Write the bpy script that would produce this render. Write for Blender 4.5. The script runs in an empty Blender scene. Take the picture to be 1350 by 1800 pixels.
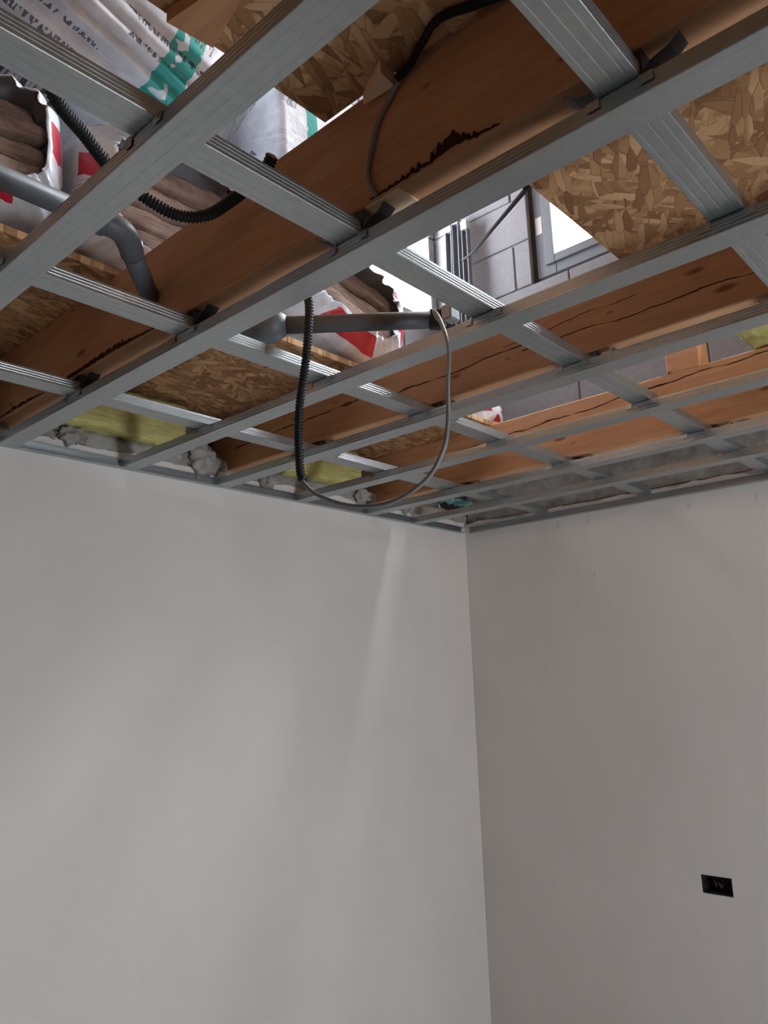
import bpy, bmesh, math, random
from mathutils import Vector, Matrix, noise

random.seed(7)
S = bpy.context.scene
COL = S.collection

# ------------------------------------------------------------------ camera
# Z = 0 is the underside of the ceiling channels, X runs along the left wall, Y along the right wall
cd = bpy.data.cameras.new('camera'); cam = bpy.data.objects.new('camera', cd); COL.objects.link(cam)
R0 = Vector((-0.67464938, 0.73752346, -0.03012247))
R1 = Vector((-0.13443113, -0.16289227, -0.97744278))
R2 = Vector((-0.7257937, -0.65538176, 0.20904128))
M = Matrix((R0, -R1, -R2)).transposed().to_4x4()
M.translation = Vector((3.31604, 2.40839, -0.735))
cam.matrix_world = M
cd.sensor_fit = 'VERTICAL'; cd.sensor_height = 24.0; cd.lens = 1348.86 / 1800 * 24.0
cd.clip_start = 0.02
S.camera = cam

# ------------------------------------------------------------------ sky, exposure
S.view_settings.view_transform = 'Standard'; S.view_settings.look = 'None'
S.view_settings.gamma = 1.0; S.view_settings.use_curve_mapping = False
S.view_settings.exposure = 0.03
W = bpy.data.worlds.new('world'); S.world = W; W.use_nodes = True
bg = W.node_tree.nodes['Background']
bg.inputs[0].default_value = (0.86, 0.93, 1.0, 1); bg.inputs[1].default_value = 42.0

FLOOR = -2.5
RX, RY = 6.0, 4.6                                   # room size
DZ0, DZ1 = 0.295, 0.317                             # floor deck upstairs (underside, top)
BZ = 0.075                                          # underside of timber beams


def portal(loc, rot, sx, sy):
    L = bpy.data.lights.new('window_portal', 'AREA'); L.shape = 'RECTANGLE'; L.size = sx + .03; L.size_y = sy + .03
    L.cycles.is_portal = True
    o = bpy.data.objects.new('window_portal', L); o.location = loc; o.rotation_euler = rot; COL.objects.link(o)


# ------------------------------------------------------------------ node helper
class N:
    def __init__(s, nt, out): s.nt, s.o = nt, out
    def m(s, op, *a):
        n = s.nt.nodes.new('ShaderNodeMath'); n.operation = op
        for i, x in enumerate((s,) + a):
            if isinstance(x, N): s.nt.links.new(x.o, n.inputs[i])
            else: n.inputs[i].default_value = x
        return N(s.nt, n.outputs[0])
    def __add__(s, b): return s.m('ADD', b)
    def __sub__(s, b): return s.m('SUBTRACT', b)
    def __mul__(s, b): return s.m('MULTIPLY', b)
    def __truediv__(s, b): return s.m('DIVIDE', b)
    def abs(s): return s.m('ABSOLUTE')
    def lt(s, b): return s.m('LESS_THAN', b)
    def gt(s, b): return s.m('GREATER_THAN', b)
    def max(s, b): return s.m('MAXIMUM', b)
    def min(s, b): return s.m('MINIMUM', b)
    def step(s, lo, hi):                            # smooth ramp
        n = s.nt.nodes.new('ShaderNodeMapRange'); n.interpolation_type = 'SMOOTHSTEP'
        s.nt.links.new(s.o, n.inputs[0]); n.inputs[1].default_value = lo; n.inputs[2].default_value = hi
        return N(s.nt, n.outputs[0])


class Mat:
    def __init__(s, name, color=(.5, .5, .5), rough=.6, metal=0.0, spec=.4):
        s.m = bpy.data.materials.new(name); s.m.use_nodes = True; s.nt = s.m.node_tree
        s.p = s.nt.nodes['Principled BSDF']
        s.p.inputs['Base Color'].default_value = (*color, 1); s.p.inputs['Roughness'].default_value = rough
        s.p.inputs['Metallic'].default_value = metal; s.p.inputs['Specular IOR Level'].default_value = spec
    def coord(s, kind='Object', scale=(1, 1, 1), rot=(0, 0, 0), loc=(0, 0, 0), vt='POINT'):
        t = s.nt.nodes.new('ShaderNodeTexCoord'); mp = s.nt.nodes.new('ShaderNodeMapping'); mp.vector_type = vt
        s.nt.links.new(t.outputs[kind], mp.inputs[0])
        mp.inputs['Location'].default_value = loc; mp.inputs['Rotation'].default_value = rot; mp.inputs['Scale'].default_value = scale
        return mp.outputs[0]
    def xyz(s, vec):
        n = s.nt.nodes.new('ShaderNodeSeparateXYZ'); s.nt.links.new(vec, n.inputs[0])
        return [N(s.nt, n.outputs[i]) for i in range(3)]
    def rnd(s):
        n = s.nt.nodes.new('ShaderNodeObjectInfo'); return N(s.nt, n.outputs['Random'])
    def noise(s, vec, scale=5, detail=4, rough=.55, dist=0):
        n = s.nt.nodes.new('ShaderNodeTexNoise'); s.nt.links.new(vec, n.inputs['Vector'])
        n.inputs['Scale'].default_value = scale; n.inputs['Detail'].default_value = detail
        n.inputs['Roughness'].default_value = rough; n.inputs['Distortion'].default_value = dist
        return N(s.nt, n.outputs[0])
    def voro(s, vec, scale=5, out='Color', feature='F1'):
        n = s.nt.nodes.new('ShaderNodeTexVoronoi'); n.feature = feature; s.nt.links.new(vec, n.inputs['Vector'])
        n.inputs['Scale'].default_value = scale
        if out == 'Color':
            q = s.nt.nodes.new('ShaderNodeSeparateColor'); s.nt.links.new(n.outputs['Color'], q.inputs[0]); return N(s.nt, q.outputs[0])
        return N(s.nt, n.outputs[out])
    def ramp(s, f, stops):
        n = s.nt.nodes.new('ShaderNodeValToRGB'); s.nt.links.new(f.o, n.inputs[0]); e = n.color_ramp.elements
        while len(e) < len(stops): e.new(.5)
        for x, (p, c) in zip(e, stops): x.position = p; x.color = (*c, 1)
        return n.outputs[0]
    def mix(s, f, a, b):
        n = s.nt.nodes.new('ShaderNodeMix'); n.data_type = 'RGBA'
        if isinstance(f, N): s.nt.links.new(f.o, n.inputs[0])
        else: n.inputs[0].default_value = f
        for x, i in ((a, 6), (b, 7)):
            if isinstance(x, tuple): n.inputs[i].default_value = (*x, 1)
            else: s.nt.links.new(x, n.inputs[i])
        return n.outputs[2]
    def color(s, c): s.nt.links.new(c, s.p.inputs['Base Color'])
    def bump(s, h, strength=.3, dist=.01):
        n = s.nt.nodes.new('ShaderNodeBump'); n.inputs['Strength'].default_value = strength; n.inputs['Distance'].default_value = dist
        s.nt.links.new(h.o, n.inputs['Height']); s.nt.links.new(n.outputs[0], s.p.inputs['Normal'])
    def rough(s, r): s.nt.links.new(r.o, s.p.inputs['Roughness'])


# ------------------------------------------------------------------ materials
def m_wood(name, tint=(1, 1, 1), crack=None):
    m = Mat(name, rough=.75, spec=.2)
    t = lambda c: tuple(a * b for a, b in zip(c, tint))
    v = m.coord('Object', (14, .9, 14)); g = m.noise(v, 3.2, 6, .6, .6)
    v2 = m.coord('Object', (1, .35, 1)); big = m.noise(v2, 3.5, 3)
    c = m.ramp(g * .5 + big * .5, [(.3, t((.39, .2, .108))), (.5, t((.53, .29, .158))), (.72, t((.67, .395, .228)))])
    k = m.voro(m.coord('Object', (3.4, 2.2, 7), loc=(.3, .1, .2)), 1.6, 'Distance')      # knots
    kn = k.step(.13, .05)
    c = m.mix(kn * .75, c, (.11, .04, .018))
    k2 = m.voro(m.coord('Object', (5, 4.2, 9), loc=(1.3, .7, .9)), 1.5, 'Distance').step(.1, .04)
    c = m.mix(k2 * .6, c, (.14, .055, .025))
    st = m.noise(m.coord('Object', (1.2, .8, 2.5), loc=(4, 2, 1)), 2.2, 4, .6).step(.62, .78)
    c = m.mix(st * .55, c, (.13, .045, .02))
    h = g
    if crack:
        x, y, z = m.xyz(m.coord('Object'))
        w = m.noise(m.coord('Object', (0, 1, 0)), 5, 3) - .5
        for (y0, z0, y1, z1, th) in crack:
            line = (y - y0) * ((z1 - z0) / (y1 - y0)) + z0 + w * .035
            wid = (m.noise(m.coord('Object', (0, 1, 0), loc=(0, 7, 0)), 9, 2) - .25) * th
            mask = (z - line).abs().lt(wid) * y.gt(y0) * y.lt(y1)
            c = m.mix(mask, c, (.02, .008, .004)); h = h - mask * 2
    m.color(c); m.bump(h, .35, .004)
    return m.m


def m_osb():
    m = Mat('oriented_strand_board', rough=.75, spec=.2)
    val = edge = None
    for i, (a, sc) in enumerate(((.3, 1), (1.35, 1.15), (2.2, .9), (2.8, 1.1), (.9, 1.0), (1.9, .85))):
        v = m.coord('Object', (.019 * sc, .085 * sc, 1000), (0, 0, a), (i * 3.1, i * 1.7, 0), 'TEXTURE')
        n = m.nt.nodes.new('ShaderNodeTexVoronoi'); m.nt.links.new(v, n.inputs['Vector']); n.inputs['Scale'].default_value = 1
        q = m.nt.nodes.new('ShaderNodeSeparateColor'); m.nt.links.new(n.outputs['Color'], q.inputs[0])
        e = m.voro(v, 1, 'Distance', 'DISTANCE_TO_EDGE').step(.09, .0)
        c, g = N(m.nt, q.outputs[0]), N(m.nt, q.outputs[1])
        if val is None: val, edge = c, e
        else:
            k = g.gt(.6); inv = k * -1 + 1
            val = val * inv + c * k; edge = edge * inv * .8 + e * k
    d = m.noise(m.coord('Object'), 5, 3); f = m.noise(m.coord('Object', (90, 90, 90)), 1, 3)
    c = m.ramp(val * .62 + d * .25 + f * .13, [(.2, (.25, .125, .058)), (.42, (.36, .19, .092)), (.6, (.47, .265, .13)), (.8, (.6, .375, .205))])
    c = m.mix(edge * .35, c, (.1, .042, .018))
    m.color(c); m.bump(val * .6 + f * .3 - edge * .5, .4, .003)
    return m.m


def m_metal():
    m = Mat('galvanised_steel', (.5, .52, .53), .34, .92, .5)
    n = m.noise(m.coord('Object'), 60, 3); b = m.noise(m.coord('Object', (3, 3, 3)), 1.2, 2)
    m.color(m.ramp(n * .5 + b * .5, [(.3, (.36, .385, .395)), (.7, (.46, .49, .5))]))
    m.rough(n * .12 + .3)
    return m.m


def m_plaster():
    m = Mat('white_plaster', rough=.85, spec=.2)
    a = m.noise(m.coord('Object'), 1.4, 4); b = m.noise(m.coord('Object', (1, 1, .35)), 3.1, 4, .6); f = m.noise(m.coord('Object'), 120, 2)
    c = m.ramp(a * .6 + b * .4, [(.34, (.585, .55, .52)), (.66, (.65, .617, .59))])
    x, y, z = m.xyz(m.coord('Object'))
    # small trowel smudges under the track on the right wall
    for (py, pz, r) in ((.56, -.035, .012), (.72, -.04, .01), (1.2, -.05, .011), (1.48, -.06, .012), (.73, -.3, .01)):
        dist = ((y - py).abs() * 2.2).max((z - pz).abs() * .8)
        k = dist.step(r * 1.6, r * .6) * x.abs().lt(.004)
        c = m.mix(k * .32, c, (.3, .29, .28))
    m.color(c); m.bump(f * .4 + b, .12, .004)
    return m.m


def m_stone(name, lo, hi, bump=.6, scale=18):
    m = Mat(name, rough=.9, spec=.15)
    a = m.noise(m.coord('Object'), scale, 6, .65); b = m.noise(m.coord('Object'), 3, 3)
    m.color(m.ramp(a * .65 + b * .35, [(.32, lo), (.68, hi)])); m.bump(a, bump, .012)
    return m.m


def m_fibre(name, lo, hi):
    m = Mat(name, rough=1.0, spec=.05)
    a = m.noise(m.coord('Object', (5, 14, 40)), 3, 6, .7); b = m.noise(m.coord('Object'), 12, 4)
    m.color(m.ramp(a * .6 + b * .4, [(.33, lo), (.66, hi)])); m.bump(a + b, .8, .012)
    return m.m


def m_film(name, kind, band=.2):
    """white printed polythene film; UV u runs around the pack, v from the mouth backwards"""
    m = Mat(name, (.78, .79, .82), .28, 0, .5)
    m.p.inputs['Transmission Weight'].default_value = 0.0
    uv = m.coord('UV'); u, v, _ = m.xyz(uv)
    w = m.noise(m.coord('Object', (6, 6, 6)), 2.5, 4); base = m.mix(w.step(.35, .7), (.6, .64, .71), (.78, .82, .89))
    if kind == 'red':
        wob = (m.noise(m.coord('Object'), 9, 2) - .5) * .1
        for (u0, u1, v0, v1) in ((.0, .02, .03, .12), (.15, .18, .1, .4), (.34, .375, .02, .13), (.475, .505, .02, .1), (.715, .765, .015, .085)):
            uu = u + wob * .25; vv = v + wob * .3
            k = uu.gt(u0) * uu.lt(u1) * vv.gt(v0) * vv.lt(v1)
            base = m.mix(k, base, (.5, .018, .045))
    else:
        for (u0, u1) in ((.0, 1.0),):
            k = v.gt(band) * v.lt(band + .065) * m.noise(m.coord('Object', (7, 7, 3)), 2, 2).gt(.45)
            base = m.mix(k, base, (.035, .36, .34))
        # illegible rows of black print
        row = (u * 26).m('FRACT'); rows = row.gt(.3) * row.lt(.62)
        ch = m.noise(m.coord('UV', (30, 70, 1)), 2.2, 1).gt(.5) * rows
        blk = m.noise(m.coord('UV', (5, 3, 1), loc=(.4, .3, 0)), 1.6, 1).gt(.53)
        base = m.mix(ch * blk * .85, base, (.03, .035, .05))
    m.color(base); m.bump(m.noise(m.coord('Object', (9, 9, 9)), 3, 4), .35, .01)
    return m.m


def m_glass():
    m = bpy.data.materials.new('window_glass'); m.use_nodes = True; nt = m.node_tree
    nt.nodes.remove(nt.nodes['Principled BSDF'])
    t = nt.nodes.new('ShaderNodeBsdfTransparent'); g = nt.nodes.new('ShaderNodeBsdfGlossy'); g.inputs['Roughness'].default_value = .02
    x = nt.nodes.new('ShaderNodeMixShader'); x.inputs[0].default_value = .06
    nt.links.new(t.outputs[0], x.inputs[1]); nt.links.new(g.outputs[0], x.inputs[2])
    nt.links.new(x.outputs[0], nt.nodes['Material Output'].inputs[0])
    return m


WOOD1 = m_wood('timber_first', (.86, .82, .8))
WOOD2 = m_wood('timber_second', (1, 1, 1), [(.05, .158, .72, .172, .0075), (.82, .145, 1.36, .158, .0075), (1.36, .142, 2.3, .132, .006), (1.3, .17, 1.7, .19, .0045)])
WOOD3 = m_wood('timber_third', (1.06, 1.05, 1.05), [(.4, .215, 2.1, .297, .009)])
PALEPATCH = m_wood('pale_patch_wood', (1.35, 1.7, 2.1))  # paleness paints in light on the triangle; the pale square shares it
BARK = m_stone('dark_bark', (.012, .006, .004), (.07, .028, .015))
OSB = m_osb(); METAL = m_metal(); PLASTER = m_plaster()
CONCRETE = m_stone('rough_concrete', (.16, .145, .13), (.42, .4, .37), 1.0, 14)
MORTAR = m_stone('mortar', (.3, .28, .27), (.52, .49, .47))
BLOCK = m_stone('aerated_concrete', (.185, .177, .187), (.235, .225, .237), .25, 40)
JOINT = m_stone('block_joint', (.2, .195, .2), (.28, .27, .28))
BAREBRICK = m_stone('bare_masonry', (.16, .13, .11), (.25, .21, .18), .3, 12)
FLOORM = m_stone('screed', (.51, .485, .455), (.61, .585, .555), .2, 6)
BATT = m_fibre('brown_mineral_wool', (.14, .085, .065), (.42, .31, .26))
WOOL = m_fibre('yellow_mineral_wool', (.4, .36, .12), (.74, .68, .3))
FILMRED = m_film('red_printed_film', 'red'); FILMTEAL = m_film('teal_printed_film', 'teal', .17); FILMGLOSS = m_film('glossy_teal_printed_film', 'teal', .66)
GLASS = m_glass()
PIPE = Mat('grey_plastic_pipe', (.085, .09, .1), .5).m
RUBBER_SHADE = Mat('rubber_and_hole_shade', (.01, .01, .011), .45).m  # also colours the shaded pipe hole in the beam
DULLSTEEL = Mat('dull_blackened_steel', (.1, .1, .105), .5, .8).m
BLACK = Mat('black_corrugated_plastic', (.006, .006, .007), .55, 0, .3).m
CABLE = Mat('grey_cable_sheath', (.2, .2, .2), .5).m
DARKCABLE = Mat('dark_cable_sheath', (.022, .018, .017), .95, 0, .05).m
FRAME = Mat('anthracite_window_frame', (.16, .165, .18), .45).m
SEAL = Mat('black_foam_seal', (.012, .012, .014), .8).m
LABEL = Mat('white_sticker', (.62, .6, .58), .5).m
TEALFILM = Mat('teal_film', (.16, .36, .37), .7, 0, .1).m
BARPAINT = Mat('dull_grey_paint', (.11, .11, .125), .7).m
WHITEPL = Mat('white_plastic', (.38, .39, .42), .6).m
DARKHOLE = Mat('dark_plastic', (.012, .01, .011), .7).m
COPPER = Mat('brown_wire', (.06, .03, .025), .5).m


# ------------------------------------------------------------------ mesh helpers
class MB:
    def __init__(s): s.v = []; s.f = []; s.uv = None
    def add(s, vs, fs):
        k = len(s.v); s.v += [tuple(x) for x in vs]; s.f += [tuple(i + k for i in f) for f in fs]; return s
    def box(s, a, b, jit=0.0, bev=0.0, sub=None):
        (x0, y0, z0), (x1, y1, z1) = a, b
        if bev or jit or sub:
            bm = bmesh.new(); bmesh.ops.create_cube(bm, size=1)
            for v in bm.verts:
                v.co = Vector((x0 + (v.co.x + .5) * (x1 - x0), y0 + (v.co.y + .5) * (y1 - y0), z0 + (v.co.z + .5) * (z1 - z0)))
            if sub:
                for ax, n in enumerate(sub):
                    lo, hi = a[ax], b[ax]
                    for i in range(1, n):
                        no = Vector((0, 0, 0)); no[ax] = 1; co = Vector((0, 0, 0)); co[ax] = lo + (hi - lo) * i / n
                        bmesh.ops.bisect_plane(bm, geom=bm.verts[:] + bm.edges[:] + bm.faces[:], plane_co=co, plane_no=no)
            if bev:
                es = [e for e in bm.edges if len(e.link_faces) == 2 and e.calc_face_angle() > .5]
                bmesh.ops.bevel(bm, geom=es, offset=bev, segments=1, affect='EDGES')
            if jit:
                for v in bm.verts:
                    v.co += (noise.noise_vector(v.co * 7.3) + noise.noise_vector(v.co * 31) * .45) * jit
            bm.verts.index_update()
            s.add([v.co[:] for v in bm.verts], [[v.index for v in f.verts] for f in bm.faces]); bm.free()
            return s
        return s.add([(x0, y0, z0), (x1, y0, z0), (x1, y1, z0), (x0, y1, z0), (x0, y0, z1), (x1, y0, z1), (x1, y1, z1), (x0, y1, z1)],
                     [(0, 3, 2, 1), (4, 5, 6, 7), (0, 1, 5, 4), (1, 2, 6, 5), (2, 3, 7, 6), (3, 0, 4, 7)])
    def prism(s, pts, d):                            # planar polygon pts pushed along d
        n = len(pts); d = Vector(d)
        vs = [Vector(p) for p in pts] + [Vector(p) + d for p in pts]
        return s.add(vs, [tuple(range(n - 1, -1, -1)), tuple(range(n, 2 * n))] + [(i, (i + 1) % n, n + (i + 1) % n, n + i) for i in range(n)])
    def tube(s, path, r, n=12, cap=True, radii=None):
        P = [Vector(p) for p in path]; up = None; rings = []
        for i, p in enumerate(P):
            t = (P[min(i + 1, len(P) - 1)] - P[max(i - 1, 0)]).normalized()
            if up is None: up = t.orthogonal().normalized()
            up = (up - t * up.dot(t)).normalized(); sd = t.cross(up)
            rr = radii[i] if radii else r
            rings.append([p + (up * math.cos(2 * math.pi * k / n) + sd * math.sin(2 * math.pi * k / n)) * rr for k in range(n)])
        vs = [v for q in rings for v in q]
        fs = [(i * n + k, i * n + (k + 1) % n, (i + 1) * n + (k + 1) % n, (i + 1) * n + k) for i in range(len(P) - 1) for k in range(n)]
        if cap: fs += [tuple(range(n - 1, -1, -1)), tuple(range((len(P) - 1) * n, len(P) * n))]
        return s.add(vs, fs)
    def build(s, name, mat, parent=None, smooth=False, loc=None, uv=None):
        me = bpy.data.meshes.new(name); me.from_pydata(s.v, [], s.f); me.materials.append(mat)
        bm = bmesh.new(); bm.from_mesh(me); bmesh.ops.recalc_face_normals(bm, faces=bm.faces)
        bm.to_mesh(me); bm.free()
        if uv:
            L = me.uv_layers.new(name='UVMap')
            for lp in me.loops: L.data[lp.index].uv = uv[lp.vertex_index]
        if smooth: me.polygons.foreach_set('use_smooth', [True] * len(me.polygons))
        o = bpy.data.objects.new(name, me); COL.objects.link(o)
        if parent: o.parent = parent
        if loc: o.location = loc
        return o


def spline(pts, n=8):
    P = [Vector(p) for p in pts]; P = [P[0] * 2 - P[1]] + P + [P[-1] * 2 - P[-2]]; out = []
    for i in range(1, len(P) - 2):
        a, b, c, d = P[i - 1:i + 3]
        for k in range(n):
            t = k / n
            out.append(.5 * ((2 * b) + (c - a) * t + (2 * a - 5 * b + 4 * c - d) * t * t + (3 * b - a - 3 * c + d) * t ** 3))
    return out + [P[-2]]


def resample(path, step):
    out = [path[0]]; acc = 0
    for a, b in zip(path, path[1:]):
        L = (b - a).length; t = step - acc
        while t <= L: out.append(a + (b - a) * (t / L)); t += step
        acc = (acc + L) % step if L else acc
    return out


def tag(o, label, cat, group=None):
    o['label'] = label; o['category'] = cat
    if group: o['group'] = group
    return o


def struct(o): o['kind'] = 'structure'; return o


def thing(name, label, cat, loc=(0, 0, 0), rot=(0, 0, 0), group=None):
    o = bpy.data.objects.new(name, None); COL.objects.link(o); o.location = loc; o.rotation_euler = rot; o.empty_display_size = .1
    return tag(o, label, cat, group)


# ------------------------------------------------------------------ room shell below
def ring(mb, axis, a, b, u0, u1, v0, v1, holes):
    """slab between a and b on axis, spanning u, v(z), with rectangular holes (hu0,hu1,hv0,hv1) in u order"""
    def bx(ua, ub, va, vb):
        if ub - ua < 1e-4 or vb - va < 1e-4: return
        if axis == 'x': mb.box((a, ua, va), (b, ub, vb))
        else: mb.box((ua, a, va), (ub, b, vb))
    cur = u0
    for (h0, h1, w0, w1) in holes:
        bx(cur, h0, v0, v1); bx(h0, h1, v0, w0); bx(h0, h1, w1, v1); cur = h1
    bx(cur, u1, v0, v1)


def ragged_plaster(axis, u0, u1, base, amp, thick, hole=None):
    """plaster coat whose top edge is broken off unevenly"""
    mb = MB(); n = int((u1 - u0) / .02); pts = []
    for i in range(n + 1):
        u = u0 + (u1 - u0) * i / n
        z = base + amp * noise.fractal(Vector((u * 6, base * 50, 3.3)), 1.0, 2.0, 4)
        pts.append((u, z))
    q = lambda u, d, z: (d, u, z) if axis == 'x' else (u, d, z)
    vs = []; fs = []
    for u, z in pts: vs += [q(u, 0, z), q(u, -thick, z), q(u, 0, 0), q(u, -thick, 0)]
    for i in range(n):
        k = 4 * i
        fs += [(k, k + 4, k + 5, k + 1), (k, k + 2, k + 6, k + 4), (k + 1, k + 5, k + 7, k + 3)]
    fs += [(0, 1, 3, 2), (4 * n, 4 * n + 2, 4 * n + 3, 4 * n + 1)]
    mb.add(vs, fs)
    ring(mb, axis, -thick, 0, u0, u1, FLOOR, 0, [hole] if hole else [])
    return mb


SOCK = (1.078, 1.2, -1.627, -1.557)
mb = MB(); ring(mb, 'y', -.25, -.012, -.25, RX + .25, FLOOR, .105, []); wl = struct(mb.build('wall_left', MORTAR)); MB().box((-.25, -.25, .1), (RX + .25, -.21, .322)).build('infill', CONCRETE, wl)
ragged_plaster('y', 0, RX, .058, .012, .012).build('plaster_coat', PLASTER, wl)
mb = MB(); n = 220; vs = []; fs = []                                     # rough concrete strip showing above the plaster
for i in range(n + 1):
    x = RX * i / n
    for j in range(5):
        z = .04 + .075 * j / 4 + .008 * noise.noise(Vector((x * 9, j, 1)))
        vs.append((x, -.006 + .014 * noise.fractal(Vector((x * 14, z * 40, 5)), 1, 2, 4) - .004 * (j == 4), z))
fs = [(i * 5 + j, i * 5 + j + 1, i * 5 + j + 6, i * 5 + j + 5) for i in range(n) for j in range(4)]
k = len(vs); vs += [(x, -.25, z) for (x, y, z) in vs[4::5]]; fs += [(i * 5 + 4, k + i, k + i + 1, i * 5 + 9) for i in range(n)]
mb.add(vs, fs); mb.build('concrete_band', CONCRETE, wl, True)
for (mx, mz, rx, rz) in ((1.665, .09, .075, .062), (1.36, .07, .05, .045), (.5, .09, .07, .05), (.8, .085, .06, .05), (2.2, .08, .05, .035)):   # mortar packed beside beam ends
    mb = MB(); bm = bmesh.new(); bmesh.ops.create_icosphere(bm, subdivisions=4, radius=1)
    for v in bm.verts:
        r = 1 + .5 * noise.fractal(v.co * 2.3 + Vector((mx, 0, 0)), 1, 2, 3)
        v.co = Vector((mx + v.co.x * rx * r, -.012 + v.co.y * .04 * r, mz + v.co.z * rz * r))
    bm.verts.index_update(); mb.add([v.co[:] for v in bm.verts], [[v.index for v in f.verts] for f in bm.faces]); bm.free()
    mb.build('mortar_lump', CONCRETE, wl, True)

mb = MB(); ring(mb, 'x', -.25, -.03, -.25, RY + .25, FLOOR, .06, [SOCK]); wr = struct(mb.build('wall_right', MORTAR))
ragged_plaster('x', 0, RY, .046, .02, .03, SOCK).build('plaster_coat', PLASTER, wr)
mb = MB(); n = 200; m_ = 8; vs = []
for i in range(n + 1):
    y = RY * i / n
    for j in range(m_ + 1):
        z = .065 + .235 * j / m_
        vs.append((-.035 + .018 * noise.fractal(Vector((y * 11, z * 16, 2)), 1, 2, 5), y, z))
fs = [(i * (m_ + 1) + j, i * (m_ + 1) + j + 1, (i + 1) * (m_ + 1) + j + 1, (i + 1) * (m_ + 1) + j) for i in range(n) for j in range(m_)]
mb.add(vs, fs); mb.box((-.25, -.25, .06), (-.05, RY, .3)); mb.build('concrete_band', CONCRETE, wr, True)

BW = (1.35, 2.05, -2.4, -.62)                                             # window behind the camera, facing the left wall
mb = MB(); ring(mb, 'y', RY, RY + .25, -.25, RX + .25, FLOOR, .29, [BW]); struct(mb.build('wall_back', BAREBRICK))
mb = MB(); ring(mb, 'x', RX, RX + .25, 0, RY, FLOOR, .29, []); struct(mb.build('wall_side', BAREBRICK))
struct(MB().box((-.25, -.25, FLOOR - .2), (RX + .25, RY + .25, FLOOR)).build('floor', FLOORM))


def window(name, axis, d0, d1, u0, u1, z0, z1, fw=.07, mull=True):
    q = (lambda u, d, z: (d, u, z)) if axis == 'x' else (lambda u, d, z: (u, d, z))
    def bx(mb, ua, ub, va, vb, a=d0, b=d1):
        p, r = q(ua, a, va), q(ub, b, vb); mb.box(p, r, bev=.004)
    w = bpy.data.objects.new(name, None); COL.objects.link(w); struct(w)
    f = MB(); bx(f, u0, u0 + fw, z0, z1); bx(f, u1 - fw, u1, z0, z1); bx(f, u0 + fw, u1 - fw, z0, z0 + fw); bx(f, u0 + fw, u1 - fw, z1 - fw, z1)
    f.build('window_frame', FRAME, w)
    cuts = [u0 + fw, (u0 + u1) / 2 - fw / 2] if mull else [u0 + fw]
    if mull:
        f = MB(); bx(f, (u0 + u1) / 2 - fw / 2, (u0 + u1) / 2 + fw / 2, z0 + fw, z1 - fw); f.build('mullion', FRAME, w)
        spans = [(u0 + fw, (u0 + u1) / 2 - fw / 2), ((u0 + u1) / 2 + fw / 2, u1 - fw)]
    else: spans = [(u0 + fw, u1 - fw)]
    mid = (d0 + d1) / 2
    for a, b in spans:
        p = MB(); pa, pb = q(a - .004, mid - .003, z0 + fw - .004), q(b + .004, mid + .003, z1 - fw + .004); p.box(pa, pb); p.build('pane', GLASS, w)
    return w


window('window_3', 'y', RY + .1, RY + .17, BW[0], BW[1], BW[2], BW[3])
portal(((BW[0] + BW[1]) / 2, RY + .27, (BW[2] + BW[3]) / 2), (math.radians(-90), 0, 0), BW[1] - BW[0], BW[3] - BW[2])

# ------------------------------------------------------------------ unfinished storey above
UX, UY, UZ, GX = 6.2, 6.2, 2.75, .15
GW = (.605, 2.3, 1.185, 2.55)                                           # gable window, in sight
UW = (.2, .75, 1.16, 1.9)                                             # opening above the left wall
mb = MB(); ring(mb, 'x', GX - .24, GX - .012, -.24, UY, .3, UZ, [(GW[0] - .006, GW[1] + .006, GW[2] - .006, GW[3] + .006)]); wg = struct(mb.build('wall_gable', JOINT))
pitch = .255; z = 1.185 - 4 * pitch; row = 0
while z < UZ:
    y = -.0 + (.515 if row % 2 == 0 else .215) - .6
    while y < 3.2:
        a, b, lo, hi = max(y, 0), y + .592, max(z, .3), min(z + pitch - .007, UZ)
        segs = [(a, b)]
        if hi > GW[2] + .01 and lo < GW[3] - .01: segs = [(a, min(b, GW[0])), (max(a, GW[1]), b)]
        for (p, q_) in segs:
            if q_ - p > .03 and hi - lo > .03:
                MB().box((GX - .012 - .05, p, lo), (GX + random.uniform(-.003, .001), q_, hi), bev=.004).build('block', BLOCK, wg)
        y += .6
    z += pitch; row += 1
mb = MB(); ring(mb, 'y', -.24, -.012, GX, UX, .32, UZ, [(UW[0] - .006, UW[1] + .006, UW[2] - .006, UW[3] + .006)]); wu = struct(mb.build('wall_upper', JOINT))
z = 1.185 - 3 * pitch; row = 1
while z < UZ:
    x = GX - (.3 if row % 2 else 0)
    while x < 3.6:
        a, b, lo, hi = max(x, GX), x + .592, z, min(z + pitch - .007, UZ)
        segs = [(a, b)]
        if hi > UW[2] + .03 and lo < UW[3] - .01: segs = [(a, min(b, UW[0])), (max(a, UW[1]), b)]
        for (p, q_) in segs:
            if q_ - p > .03: MB().box((p, -.062, lo), (q_, random.uniform(-.003, .001), hi), bev=.004).build('block', BLOCK, wu)
        x += .6
    z += pitch; row += 1
FW = (2.75, 3.4, 1.3, 1.95)  # unseen far window, added to light the pack fronts
mb = MB(); ring(mb, 'y', UY, UY + .24, GX - .24, UX, .32, UZ, [FW]); struct(mb.build('wall_far', BAREBRICK))
mb = MB(); ring(mb, 'x', UX, UX + .24, -.24, UY + .24, .32, UZ, []); struct(mb.build('wall_end', BAREBRICK))
struct(MB().box((GX - .24, -.24, UZ), (UX + .24, UY + .24, UZ + .12)).build('ceiling', OSB))

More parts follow.
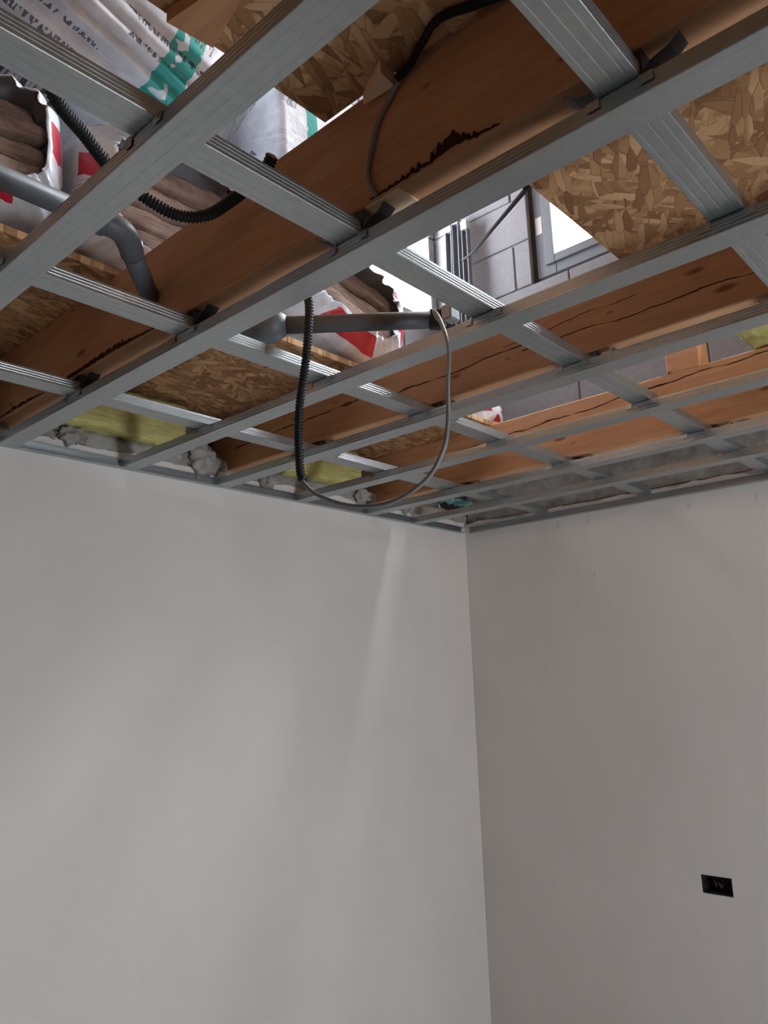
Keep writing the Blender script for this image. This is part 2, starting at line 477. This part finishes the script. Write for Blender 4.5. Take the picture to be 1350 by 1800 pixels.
w1 = window('window_1', 'x', GX - .12, GX - .03, GW[0] + .02, GW[1] - .02, GW[2] + .02, GW[3] - .02, .108, False)
sash = MB()
for (a, b, c, d) in ((GW[0] + .075, GW[0] + .128, GW[2] + .075, GW[3] - .075), (GW[1] - .128, GW[1] - .075, GW[2] + .075, GW[3] - .075),
                     (GW[0] + .128, GW[1] - .128, GW[2] + .075, GW[2] + .12), (GW[0] + .128, GW[1] - .128, GW[3] - .12, GW[3] - .075)):
    sash.box((GX - .03, a, c), (GX - .016, b, d), bev=.003)
sash.build('sash', FRAME, w1)
sl = MB()
sl.box((GX - .06, GW[0], GW[2]), (GX - .028, GW[0] + .022, GW[3])); sl.box((GX - .06, GW[0] + .022, GW[2]), (GX - .028, GW[1], GW[2] + .02)); sl.box((GX - .06, GW[1] - .02, GW[2] + .02), (GX - .028, GW[1], GW[3]))
sl.build('foam_seal', SEAL, w1)
MB().box((GX - .031, GW[0] + .03, 1.45), (GX - .028, GW[0] + .065, 1.545)).build('sticker', LABEL, w1)
portal((GX - .26, (GW[0] + GW[1]) / 2, (GW[2] + GW[3]) / 2), (0, math.radians(-90), 0), GW[3] - GW[2], GW[1] - GW[0])
portal(((UW[0] + UW[1]) / 2, -.26, (UW[2] + UW[3]) / 2), (math.radians(90), 0, 0), UW[1] - UW[0], UW[3] - UW[2])
window('added_window_2', 'y', UY + .06, UY + .13, *FW)
portal(((FW[0] + FW[1]) / 2, UY + .26, (FW[2] + FW[3]) / 2), (math.radians(-90), 0, 0), FW[1] - FW[0], FW[3] - FW[2])

# ------------------------------------------------------------------ timber beams and floor boards
BEAMS = [(3.155, 3.295, WOOD1, 'timber beam nearest the camera, just outside the left edge of the frame'),
         (2.295, 2.43, WOOD1, 'broad dark brown timber beam crossing behind the grid, with bark and a hanging grey cable'),
         (1.425, 1.56, WOOD2, 'middle timber beam with a long drying crack, under the block wall window'),
         (.56, .69, WOOD3, 'orange timber beam nearest the right wall, with a wooden upright on top')]
beams = []
for x0, x1, mt, lab in BEAMS:
    o = MB().box((x0, -.1, BZ), (x1, 6.15, DZ0 + .0005), bev=.003, sub=(1, 40, 1), jit=.0012).build('timber_beam', mt)
    beams.append(tag(o, lab, 'beam'))


def lens_strip(pts, thick, x, name, parent):
    """irregular patch of bark on the face x = const; pts are (y, z_low, z_high)"""
    mb = MB(); vs = []; P = pts
    fine = []
    for (a, b) in zip(P, P[1:]):
        for k in range(14):
            t = k / 14; fine.append([a[i] + (b[i] - a[i]) * t for i in range(3)])
    fine.append(P[-1])
    for (y, l, h) in fine:
        amp = min(1, (h - l) / .012); j = noise.noise(Vector((y * 90, 1, 2))) * .008 * amp; j2 = noise.noise(Vector((y * 140, 4, 2))) * .013 * amp
        vs += [(x - .004, y, l), (x + thick, y, l + .3 * (h - l) + j), (x + thick * .8, y, l + .75 * (h - l) + j2), (x - .004, y, h + j2)]
    n = len(fine)
    fs = [(i * 4 + k, i * 4 + (k + 1) % 4, i * 4 + 4 + (k + 1) % 4, i * 4 + 4 + k) for i in range(n - 1) for k in range(4)]
    fs += [(0, 1, 2, 3), (4 * n - 1, 4 * n - 2, 4 * n - 3, 4 * n - 4)]
    mb.add(vs, fs); o = mb.build(name, BARK, parent, True); o['label'] = 'dark strip of bark left on the beam edge'; return o


lens_strip([(.4, .078, .08), (.47, .078, .09), (.6, .079, .097), (.72, .08, .1), (.8, .08, .09), (.92, .078, .08)], .003, 2.43, 'bark_strip', beams[1])
lens_strip([(1.6, .079, .081), (1.66, .079, .086), (1.7, .08, .094), (1.73, .08, .09), (1.76, .082, .112), (1.785, .083, .122), (1.8, .083, .104), (1.83, .08, .088), (1.87, .079, .081)], .003, 2.43, 'bark_strip', beams[1])
lens_strip([(.0, .082, .085), (.12, .082, .094), (.25, .082, .09), (.32, .08, .083)], .003, 2.43, 'bark_strip', beams[1])

BOARDS = [((1.492, 1.665, DZ0), (2.43, 4.2, DZ1), 'strand board flooring between the two left beams, right of the opening and beside the window'),
          ((2.432, 1.49, DZ0), (3.6, 4.2, DZ1), 'dark strand board flooring above the broad beam, at the top of the photo'),
          ((1.492, -.1, DZ0), (2.36, .70, DZ1), 'strand board flooring over the left wall, next to the yellow wool'),
          ((2.362, -.1, DZ0), (3.6, .70, DZ1), 'strand board flooring at the left edge, behind the open pipe end'),
          ((.6, -.1, DZ0), (1.49, .66, DZ1), 'strand board flooring over the left wall, near the corner above the cable loop'),
          ((.56, 2.05, DZ0), (1.49, 4.2, DZ1), 'strand board flooring beside the right wall, off to the right'),
          ((.151, 4.202, DZ0), (6.2, 6.2, DZ1), 'strand board flooring at the far end, out of the frame'),
          ((3.602, -.1, DZ0), (6.2, 4.2, DZ1), 'strand board flooring above the camera, out of the frame')]
for a, b, lab in BOARDS:
    tag(MB().box(a, b, bev=.002).build('strand_board', OSB), lab, 'board')

tag(MB().prism([(2.474, 1.671, .268), (2.433, 1.668, .268), (2.4395, 1.597, .268)], (0, 0, .0265)).build('lit_triangle', PALEPATCH),
    'small pale triangle of painted light at the top of the broad beam', 'light patch')  # patch of light on the beam, modelled as a pale prism
tag(MB().box((2.36, 1.585, .0715), (2.429, 1.665, .0755), bev=.001).build('pale_square', PALEPATCH), 'pale square patch under the broad beam', 'patch')  # thin block, paler than the beam underside
tag(MB().box((.585, 1.43, DZ0 - .002), (.69, 1.545, .62), bev=.003).build('timber_upright', WOOD3), 'short orange timber upright standing on the beam nearest the right wall', 'post')
tag(MB().prism([(2.7, 1.51, .27), (2.725, 1.62, .27), (2.76, 1.62, .27), (2.78, 1.5, .27)], (0, 0, .024)).build('timber_offcut', WOOD1),
    'dark brown timber offcut under the strand board at the top left', 'offcut')

# ------------------------------------------------------------------ metal grid
def thick_section(pts, t):
    P = [Vector((a, b)) for a, b in pts]; out = []
    for i, p in enumerate(P):
        d0 = (P[i] - P[i - 1]).normalized() if i else None; d1 = (P[i + 1] - P[i]).normalized() if i < len(P) - 1 else None
        ns = [Vector((-d.y, d.x)) for d in (d0, d1) if d]
        n = sum(ns, Vector((0, 0))); n = n / max(n.length_squared, 1e-9) * len(ns) if len(ns) == 1 else n * (2 / max(n.length_squared, .6) / 1)
        if n.length > 1.6: n = n.normalized() * 1.6
        out.append(p + n * t)
    return [tuple(p) for p in P] + [tuple(p) for p in reversed(out)]


half = [(.030, .0), (.0295, .0005)]
side = [(-.023, .0265), (-.0295, .027), (-.030, .0215), (-.02965, .0205), (-.02965, .0185), (-.030, .0175), (-.030, .0150), (-.02965, .0140), (-.02965, .0120), (-.030, .0110),
        (-.030, .0085), (-.02965, .0075), (-.02965, .0058), (-.030, .0048), (-.030, .001), (-.029, 0)]
bott = [(-.0205, 0), (-.0195, .0004), (-.0165, .0004), (-.0155, 0), (-.0025, 0), (-.0015, .0004)]
cdsec = side + bott + [(-a, b) for a, b in reversed(bott)] + [(-a, b) for a, b in reversed(side)]
CDSEC = thick_section(cdsec, .0007)
RIBBED = thick_section([((-.0291 if a < 0 else .0291) if abs(abs(a) - .02965) < 1e-6 else a, b) for a, b in cdsec], .0007)


def extrude(sec, p0, axis, length, z):
    """sec (w,h); axis 'y' channels run along Y with w along X, axis 'x' the other way"""
    mb = MB(); n = len(sec); h = n // 2
    f = (lambda w, t, zz: (p0[0] + w, p0[1] + t, z + zz)) if axis == 'y' else (lambda w, t, zz: (p0[0] + t, p0[1] + w, z + zz))
    vs = [f(w, 0, q) for w, q in sec] + [f(w, length, q) for w, q in sec]
    fs = [(i, (i + 1) % n, n + (i + 1) % n, n + i) for i in range(n)]
    for k in (0, n):
        fs += [(k + i, k + i + 1, k + n - 2 - i, k + n - 1 - i) for i in range(h - 1)]
    return mb.add(vs, fs)


CH = [3.208, 2.805, 2.402, 1.989, 1.596, 1.192, .769, .434]
CHLAB = ['channel passing just above the camera, out of the frame', 'widest lower channel, crossing the top left corner',
         'second lower channel from the left, running under the broad dark beam', 'third lower channel, in front of which the black conduit hangs',
         'fourth lower channel, right below the cracked middle beam', 'fifth lower channel, with shiny ribs on its side',
         'sixth lower channel, just below the beam nearest the right wall', 'last lower channel, nearest the right wall']
CR = [.5, 1.025, 1.543, 2.058, 2.58]
CRLAB = ['upper cross channel nearest the left wall', 'second upper cross channel from the left wall, below the drain pipe',
         'third upper cross channel, running through the middle below the block wall', 'fourth upper cross channel, at the top right corner', 'fifth upper cross channel, out of the frame']


def bent_strip(pts, w, axis, c):
    """folded sheet strip; pts (u,z) profile; width w about c along the other horizontal axis"""
    sec = thick_section(pts, .0012); n = len(sec); h = n // 2; mb = MB()
    f = (lambda u, t, z: (u, c + t, z)) if axis == 'x' else (lambda u, t, z: (c + t, u, z))
    vs = [f(u, -w / 2, z) for u, z in sec] + [f(u, w / 2, z) for u, z in sec]
    fs = [(i, (i + 1) % n, n + (i + 1) % n, n + i) for i in range(n)]
    for k in (0, n): fs += [(k + i, k + i + 1, k + n - 2 - i, k + n - 1 - i) for i in range(h - 1)]
    return mb.add(vs, fs)


for cx, lab in zip(CH, CHLAB):
    o = extrude(RIBBED if cx < 2.1 else CDSEC, (cx, .004), 'y', RY - .02, 0).build('ceiling_channel', METAL); tag(o, 'galvanised ' + lab, 'channel', None)
    for cy in CR[:4]:                                # cross clips hooked over the upper channel
        for s in (-1, 1):
            bent_strip([(cx + s * .0335, .0135), (cx + s * .0318, .0275), (cx + s * .014, .0282), (cx + s * .012, .0335)], .02, 'x', cy + .038).build('clip_hook', METAL, o)
            bent_strip([(cx + s * .0335, .0135), (cx + s * .0318, .0275), (cx + s * .014, .0282), (cx + s * .012, .0335)], .02, 'x', cy - .038).build('clip_hook', METAL, o)
for cy, lab in zip(CR, CRLAB):
    o = extrude(CDSEC, (.03, cy), 'x', RX - .05, .0285).build('cross_channel', METAL); tag(o, 'galvanised ' + lab, 'channel')
    if cy > 2.3: continue
    for bx_ in (2.412, 1.542, .672):                    # direct hangers screwed under the beams
        pr = [(cy - .085, .066), (cy - .07, .054), (cy - .042, .046), (cy - .0325, .036), (cy - .0325, .0715), (cy + .0325, .0715), (cy + .0325, .036), (cy + .042, .046), (cy + .07, .054), (cy + .085, .066)]
        bent_strip(pr, .03, 'y', bx_).build('hanger', DULLSTEEL, o)
        MB().tube([(bx_, cy - .05 + .05, .066), (bx_, cy, .0708)], .005, 8).build('screw', METAL, o)

UD = thick_section([(.03, .0), (.001, .0), (.0008, .028), (.03, .028)][::-1], .0007)
for nm, axis, L, lab in (('wall_track', 'x', RX, 'galvanised edge track screwed along the top of the left wall'), ('wall_track', 'y', RY, 'galvanised edge track screwed along the top of the right wall')):
    sec = [(w, z) for w, z in UD]
    mb = extrude(sec, (0, 0), axis, L - .04, -.0012); mb.v = [(x + (.035 if axis == 'x' else 0), y + (.035 if axis == 'y' else 0), z) for x, y, z in mb.v]
    o = mb.build(nm, METAL); tag(o, lab, 'track')
    for k in range(9):
        u = .25 + k * .5
        a, b = ((u, .0015, .014), (u, .005, .014)) if axis == 'x' else ((.0015, u, .014), (.005, u, .014))
        MB().tube([a, b], .006, 8).build('screw', METAL, o)

# ------------------------------------------------------------------ insulation packs on the deck
def pack(name, label, c, size, depth, tilt, kind, seed, closed=False, wrinkle=.02, batts=4, yaw=0.0, group=None, pitch=0.0, curl=.3):
    """c = centre of the mouth (x, y, z); local X width, local Z height, local -Y depth"""
    w, h = size; root = thing(name, label, 'insulation pack', c, (pitch, tilt, yaw), group)
    nu, nv = 112, 40; vs = []; uv = []
    for j in range(nv + 1):
        v = j / nv
        for i in range(nu):
            a = 2 * math.pi * i / nu; ca, sa = math.cos(a), math.sin(a)
            e = .42
            sx = math.copysign(abs(ca) ** e, ca) * w / 2; sz = math.copysign(abs(sa) ** e, sa) * h / 2
            p = Vector((sx, 0, sz)); q = Vector((seed * 3.1, v * depth * 2, 0))
            wr_ = noise.fractal(Vector((ca * 3 + seed, sa * 3, v * depth * 2.2)), 1, 2, 4)
            fold = (1 - abs(math.sin(a * 11 + 2.5 * noise.noise(Vector((v * 1.5, seed, a)))))) ** 2 * (.12 if closed else .04) * (.5 + noise.noise(Vector((a * 3, v * 2, seed))))
            k = 1 + wrinkle * 2.5 * wr_ - fold
            if closed:
                cap = min(1, (v * 8) ** .5 if v < .125 else 1, ((1 - v) * 8) ** .5 if v > .875 else 1); k *= max(cap, .02)
                y = -v * depth
            else:
                y = .05 - v * depth + (1 - min(1, v * 6)) * (.03 * noise.fractal(Vector((ca * 4, sa * 4, seed)), 1, 2, 4))
                k *= 1 - curl * max(0, 1 - v / .14) ** 1.4
                if v < .1: k *= 1 + (.1 - v) * (.6 * noise.noise(Vector((ca * 2.5, sa * 2.5, seed + 9))) - .15)
            vs.append((sx * k, y, sz * k)); uv.append((i / nu, v))
    fs = [(j * nu + i, j * nu + (i + 1) % nu, (j + 1) * nu + (i + 1) % nu, (j + 1) * nu + i) for j in range(nv) for i in range(nu)]
    if closed: fs += [tuple(range(nu)), tuple(range(nv * nu, nv * nu + nu))]
    else: fs += [tuple(range(nv * nu, nv * nu + nu))]
    o = MB().add(vs, fs).build('plastic_wrap', {'teal': FILMTEAL, 'gloss': FILMGLOSS, 'red': FILMRED}[kind], root, True, uv=uv)
    md = o.modifiers.new('thickness', 'SOLIDIFY'); md.thickness = .002
    if not closed:
        hf = .9 * (1 - curl); bh = h * hf / batts
        for k in range(batts):
            z0 = -h * hf / 2 + k * bh; dy = random.uniform(-.015, .03); dx = random.uniform(-.015, .015)
            ww = w * (.44 if 0 < k < batts - 1 else .41) * (1 - curl * .5)
            MB().box((-ww + dx, -depth * .9, z0 + .006), (ww + dx, dy, z0 + bh - .004), sub=(30, 8, 4), bev=.008, jit=.013).build('batt', BATT, root, True)
    low = min((root.matrix_basis @ Vector(v)).z for v in vs)
    if low < DZ1 + .002: root.location.z += DZ1 + .002 - low
    return root


pack('insulation_pack', 'torn white pack of brown mineral wool at the left edge, red print on its rim', (2.84, .72, .5), (.54, .35), .7, .12, 'red', 3.3)
pack('insulation_pack', 'torn pack of layered brown wool beside the broad beam, behind the sagging black conduit', (2.27, .71, .52), (.54, .42), .7, .02, 'red', 1.7, curl=.25)
pack('insulation_pack', 'torn white pack with red print and brown wool behind the grey drain pipe, middle opening', (1.58, .71, .51), (.66, .38), .7, -.23, 'red', 5.9, curl=.4, batts=3)
pack('insulation_pack', 'small white pack corner with a red mark above the beam by the right wall', (.62, .66, .36), (.15, .1), .22, .1, 'red', 8.1, closed=True)
pack('insulation_pack', 'large white wrapped pack with teal band and black print at the top left', (1.93, .40, 1.2), (.7, .78), 1.4, .0, 'teal', 2.2, closed=True, wrinkle=.03, yaw=math.radians(90), pitch=math.radians(-16))
pack('insulation_pack', 'white wrapped pack with glossy teal band, seen in the gap left of the lit triangle', (1.22, .45, 1.12), (.55, .62), .66, .0, 'gloss', 6.4, closed=True, wrinkle=.03, yaw=math.radians(84))


def wool(label, a, b):
    tag(MB().box(a, b, sub=(12, 6, 5), bev=.012, jit=.016).build('wool_slab', WOOL, None, True), label, 'insulation')


wool('yellow mineral wool slab on the left wall top, under the strand board', (1.78, -.2, .112), (2.24, .06, .27))
wool('yellow mineral wool slab on the left wall top, behind the end of the black conduit', (.86, -.2, .112), (1.3, .06, .27))
wool('yellow wool slab on the beam nearest the right wall, at the right edge', (.6, 1.72, .3), (.95, 2.0, .4))

# ------------------------------------------------------------------ pipes
t = thing('drain_pipe', 'grey drain pipe with an elbow ending in the broad beam, at the left edge', 'pipe', (2.62, 1.09, .165))
o_ = Vector((2.62, 1.09, .165)); L = lambda *p: [Vector(q) - o_ for q in p]
MB().tube(L((3.3, 1.09, .165), (2.7, 1.09, .165)), .022, 20).build('pipe', PIPE, t, True)
MB().tube(L((2.72, 1.09, .165), (2.66, 1.09, .165)), .028, 20).build('socket', PIPE, t, True)
MB().tube([v for v in spline(L((2.67, 1.09, .165), (2.625, 1.088, .165), (2.59, 1.06, .163), (2.565, 1.03, .162)), 6)], .025, 20).build('elbow', PIPE, t, True)
MB().tube(L((2.58, 1.045, .1625), (2.431, .885, .158)), .022, 20).build('pipe', PIPE, t, True)
MB().tube(L((2.4316, .885, .158), (2.43, .883, .158)), .03, 20).build('hole_shade', RUBBER_SHADE, t)  # black disc painted in for the shade of the hole the pipe enters
t = thing('drain_pipe', 'grey drain pipe crossing the middle opening in front of the torn pack', 'pipe', (2.03, 1.17, .13))
o_ = Vector((2.03, 1.17, .13))
MB().tube(L((2.16, 1.035, .13), (1.885, 1.35, .13)), .022, 24).build('pipe', PIPE, t, True)
MB().tube(L((2.285, .9, .135), (2.23, .955, .132), (2.222, .962, .132), (2.17, 1.025, .13), (2.15, 1.045, .13)), .03, 24, True, [.042, .042, .046, .044, .026]).build('socket', PIPE, t, True)
MB().tube(L((1.915, 1.318, .13), (1.875, 1.364, .13)), .026, 24).build('end_collar', RUBBER_SHADE, t, True)
MB().box(tuple(Vector((1.9, 1.37, .1)) - o_), tuple(Vector((1.94, 1.40, .14)) - o_), bev=.004).build('clamp', METAL, t)

# ------------------------------------------------------------------ conduits and cables
def conduit(name, label, pts, r, pitch=.0075, n=14):
    path = resample(spline(pts, 12), pitch / 4); rad = [r * (1 if (i % 4) in (0, 1) else .8) for i in range(len(path))]
    return tag(MB().tube(path, r, n, True, rad).build(name, BLACK, None, True), label, 'conduit')


conduit('corrugated_conduit', 'black corrugated conduit hanging straight down through the grid', [(2.2, 1.16, .17), (2.2, 1.185, .12), (2.2, 1.175, 0), (2.2, 1.15, -.12), (2.2, 1.145, -.2), (2.2, 1.15, -.275), (2.2, 1.158, -.3)], .0105)
conduit('corrugated_conduit', 'black corrugated conduit sagging above the widest channel at the left', [(2.9, 1.3, .3), (2.84, 1.25, .25), (2.76, 1.2, .245), (2.68, 1.165, .225), (2.61, 1.17, .2), (2.55, 1.18, .19), (2.51, 1.22, .19), (2.495, 1.28, .2), (2.49, 1.33, .21), (2.49, 1.385, .222), (2.495, 1.41, .235)], .0125)


def cable(label, pts, r, mat, name='cable'):
    return tag(MB().tube(spline(pts, 10), r, 10).build(name, mat, None, True), label, 'cable')


cable('grey cable looping from the conduit end back up to the drain pipe', [(2.2, 1.159, -.301), (2.2, 1.165, -.31), (2.2, 1.21, -.345), (2.2, 1.31, -.385), (2.2, 1.42, -.397), (2.2, 1.51, -.37), (2.195, 1.552, -.32), (2.18, 1.556, -.26), (2.14, 1.53, -.17), (2.09, 1.5, -.06), (2.055, 1.455, .03), (2.03, 1.42, .075), (1.98, 1.39, .085), (1.93, 1.375, .09)], .0045, CABLE)
cable('grey cable hanging down the face of the broad beam', [(2.436, 1.72, .288), (2.438, 1.69, .275), (2.436, 1.66, .25), (2.436, 1.63, .22), (2.436, 1.61, .17), (2.436, 1.6, .13), (2.437, 1.608, .1), (2.438, 1.62, .076)], .0042, CABLE)
cable('dark cable lying along the top of the broad beam, under the strand board', [(2.44, 2.0, .285), (2.44, 1.92, .283), (2.455, 1.86, .286), (2.475, 1.8, .286), (2.46, 1.75, .282), (2.443, 1.71, .278), (2.442, 1.68, .27)], .007, DARKCABLE)
cable('thin dark cable slanting across the block wall beside the window', [(1.975, 1.645, .31), (1.93, 1.625, .34), (1.4, 1.2, .675), (.8, .71, 1.05), (.26, .265, 1.41)], .006, DARKCABLE)

# ------------------------------------------------------------------ odds and ends upstairs
def leaning_bar(label, y, z0, z1, w, dy):
    t_ = thing('metal_bar', label, 'metal bar', (.21, y, z0))
    MB().prism([(-.0, -w / 2, 0), (.03, -w / 2, 0), (.03, -w / 2 + .004, 0), (.004, -w / 2 + .004, 0), (.004, w / 2 - .004, 0), (.03, w / 2 - .004, 0), (.03, w / 2, 0), (0, w / 2, 0)], (-.02, dy, z1 - z0)).build('profile', BARPAINT, t_)
    q = Vector((-.02, dy, z1 - z0))
    MB().box((q.x - .003, q.y - w / 2 - .003, q.z - .045), (q.x + .034, q.y + w / 2 + .003, q.z + .004), bev=.003).build('end_cap', WHITEPL, t_)


leaning_bar('leftmost metal bar leaning on the block wall in the opening', .14, .34, 1.69, .04, .01)
leaning_bar('middle metal bar leaning on the block wall, the tallest of three', .197, .34, 1.72, .042, .0)
leaning_bar('rightmost metal bar leaning on the block wall, the shortest of three', .262, .34, 1.66, .036, -.005)
mb = MB(); n = 14; vs = []
for i in range(n + 1):
    for j in range(7):
        vs.append((.3 + .2 * i / n, .22 + .08 * j / 6, .068 + .02 * noise.fractal(Vector((i * .5, j * .6, 2)), 1, 2, 3)))
mb.add(vs, [(i * 7 + j, i * 7 + j + 1, i * 7 + j + 8, i * 7 + j + 7) for i in range(n) for j in range(6)])
o = mb.build('film_scrap', TEALFILM, None, True); o.modifiers.new('thickness', 'SOLIDIFY').thickness = .0015
tag(o, 'crumpled scrap of pale teal film lying on the grid near the corner', 'film scrap')

# ------------------------------------------------------------------ socket back box in the right wall
t = thing('socket_box', 'dark double socket back box recessed in the right wall, without cover', 'socket box', (-.05, 1.139, -1.592))
hw, hh = .059, .0335; mb = MB()
mb.box((-.012, -hw, -hh), (-.008, hw, hh)); mb.box((-.008, -hw, -hh), (.046, -hw + .003, hh)); mb.box((-.008, hw - .003, -hh), (.046, hw, hh))
mb.box((-.008, -hw, -hh), (.046, hw, -hh + .003)); mb.box((-.008, -hw, hh - .003), (.046, hw, hh))
mb.build('back_box', DARKHOLE, t)
for sy in (-1, 1):
    MB().tube([(-.008, sy * .052, 0), (.04, sy * .052, 0)], .0035, 8).build('screw_post', DARKHOLE, t)
    MB().tube(spline([(-.008, sy * .03, -.01), (.015, sy * .02, .012), (.03, sy * .012, -.008), (.036, sy * .005, .008)], 6), .0028, 8).build('wire', COPPER, t, True)
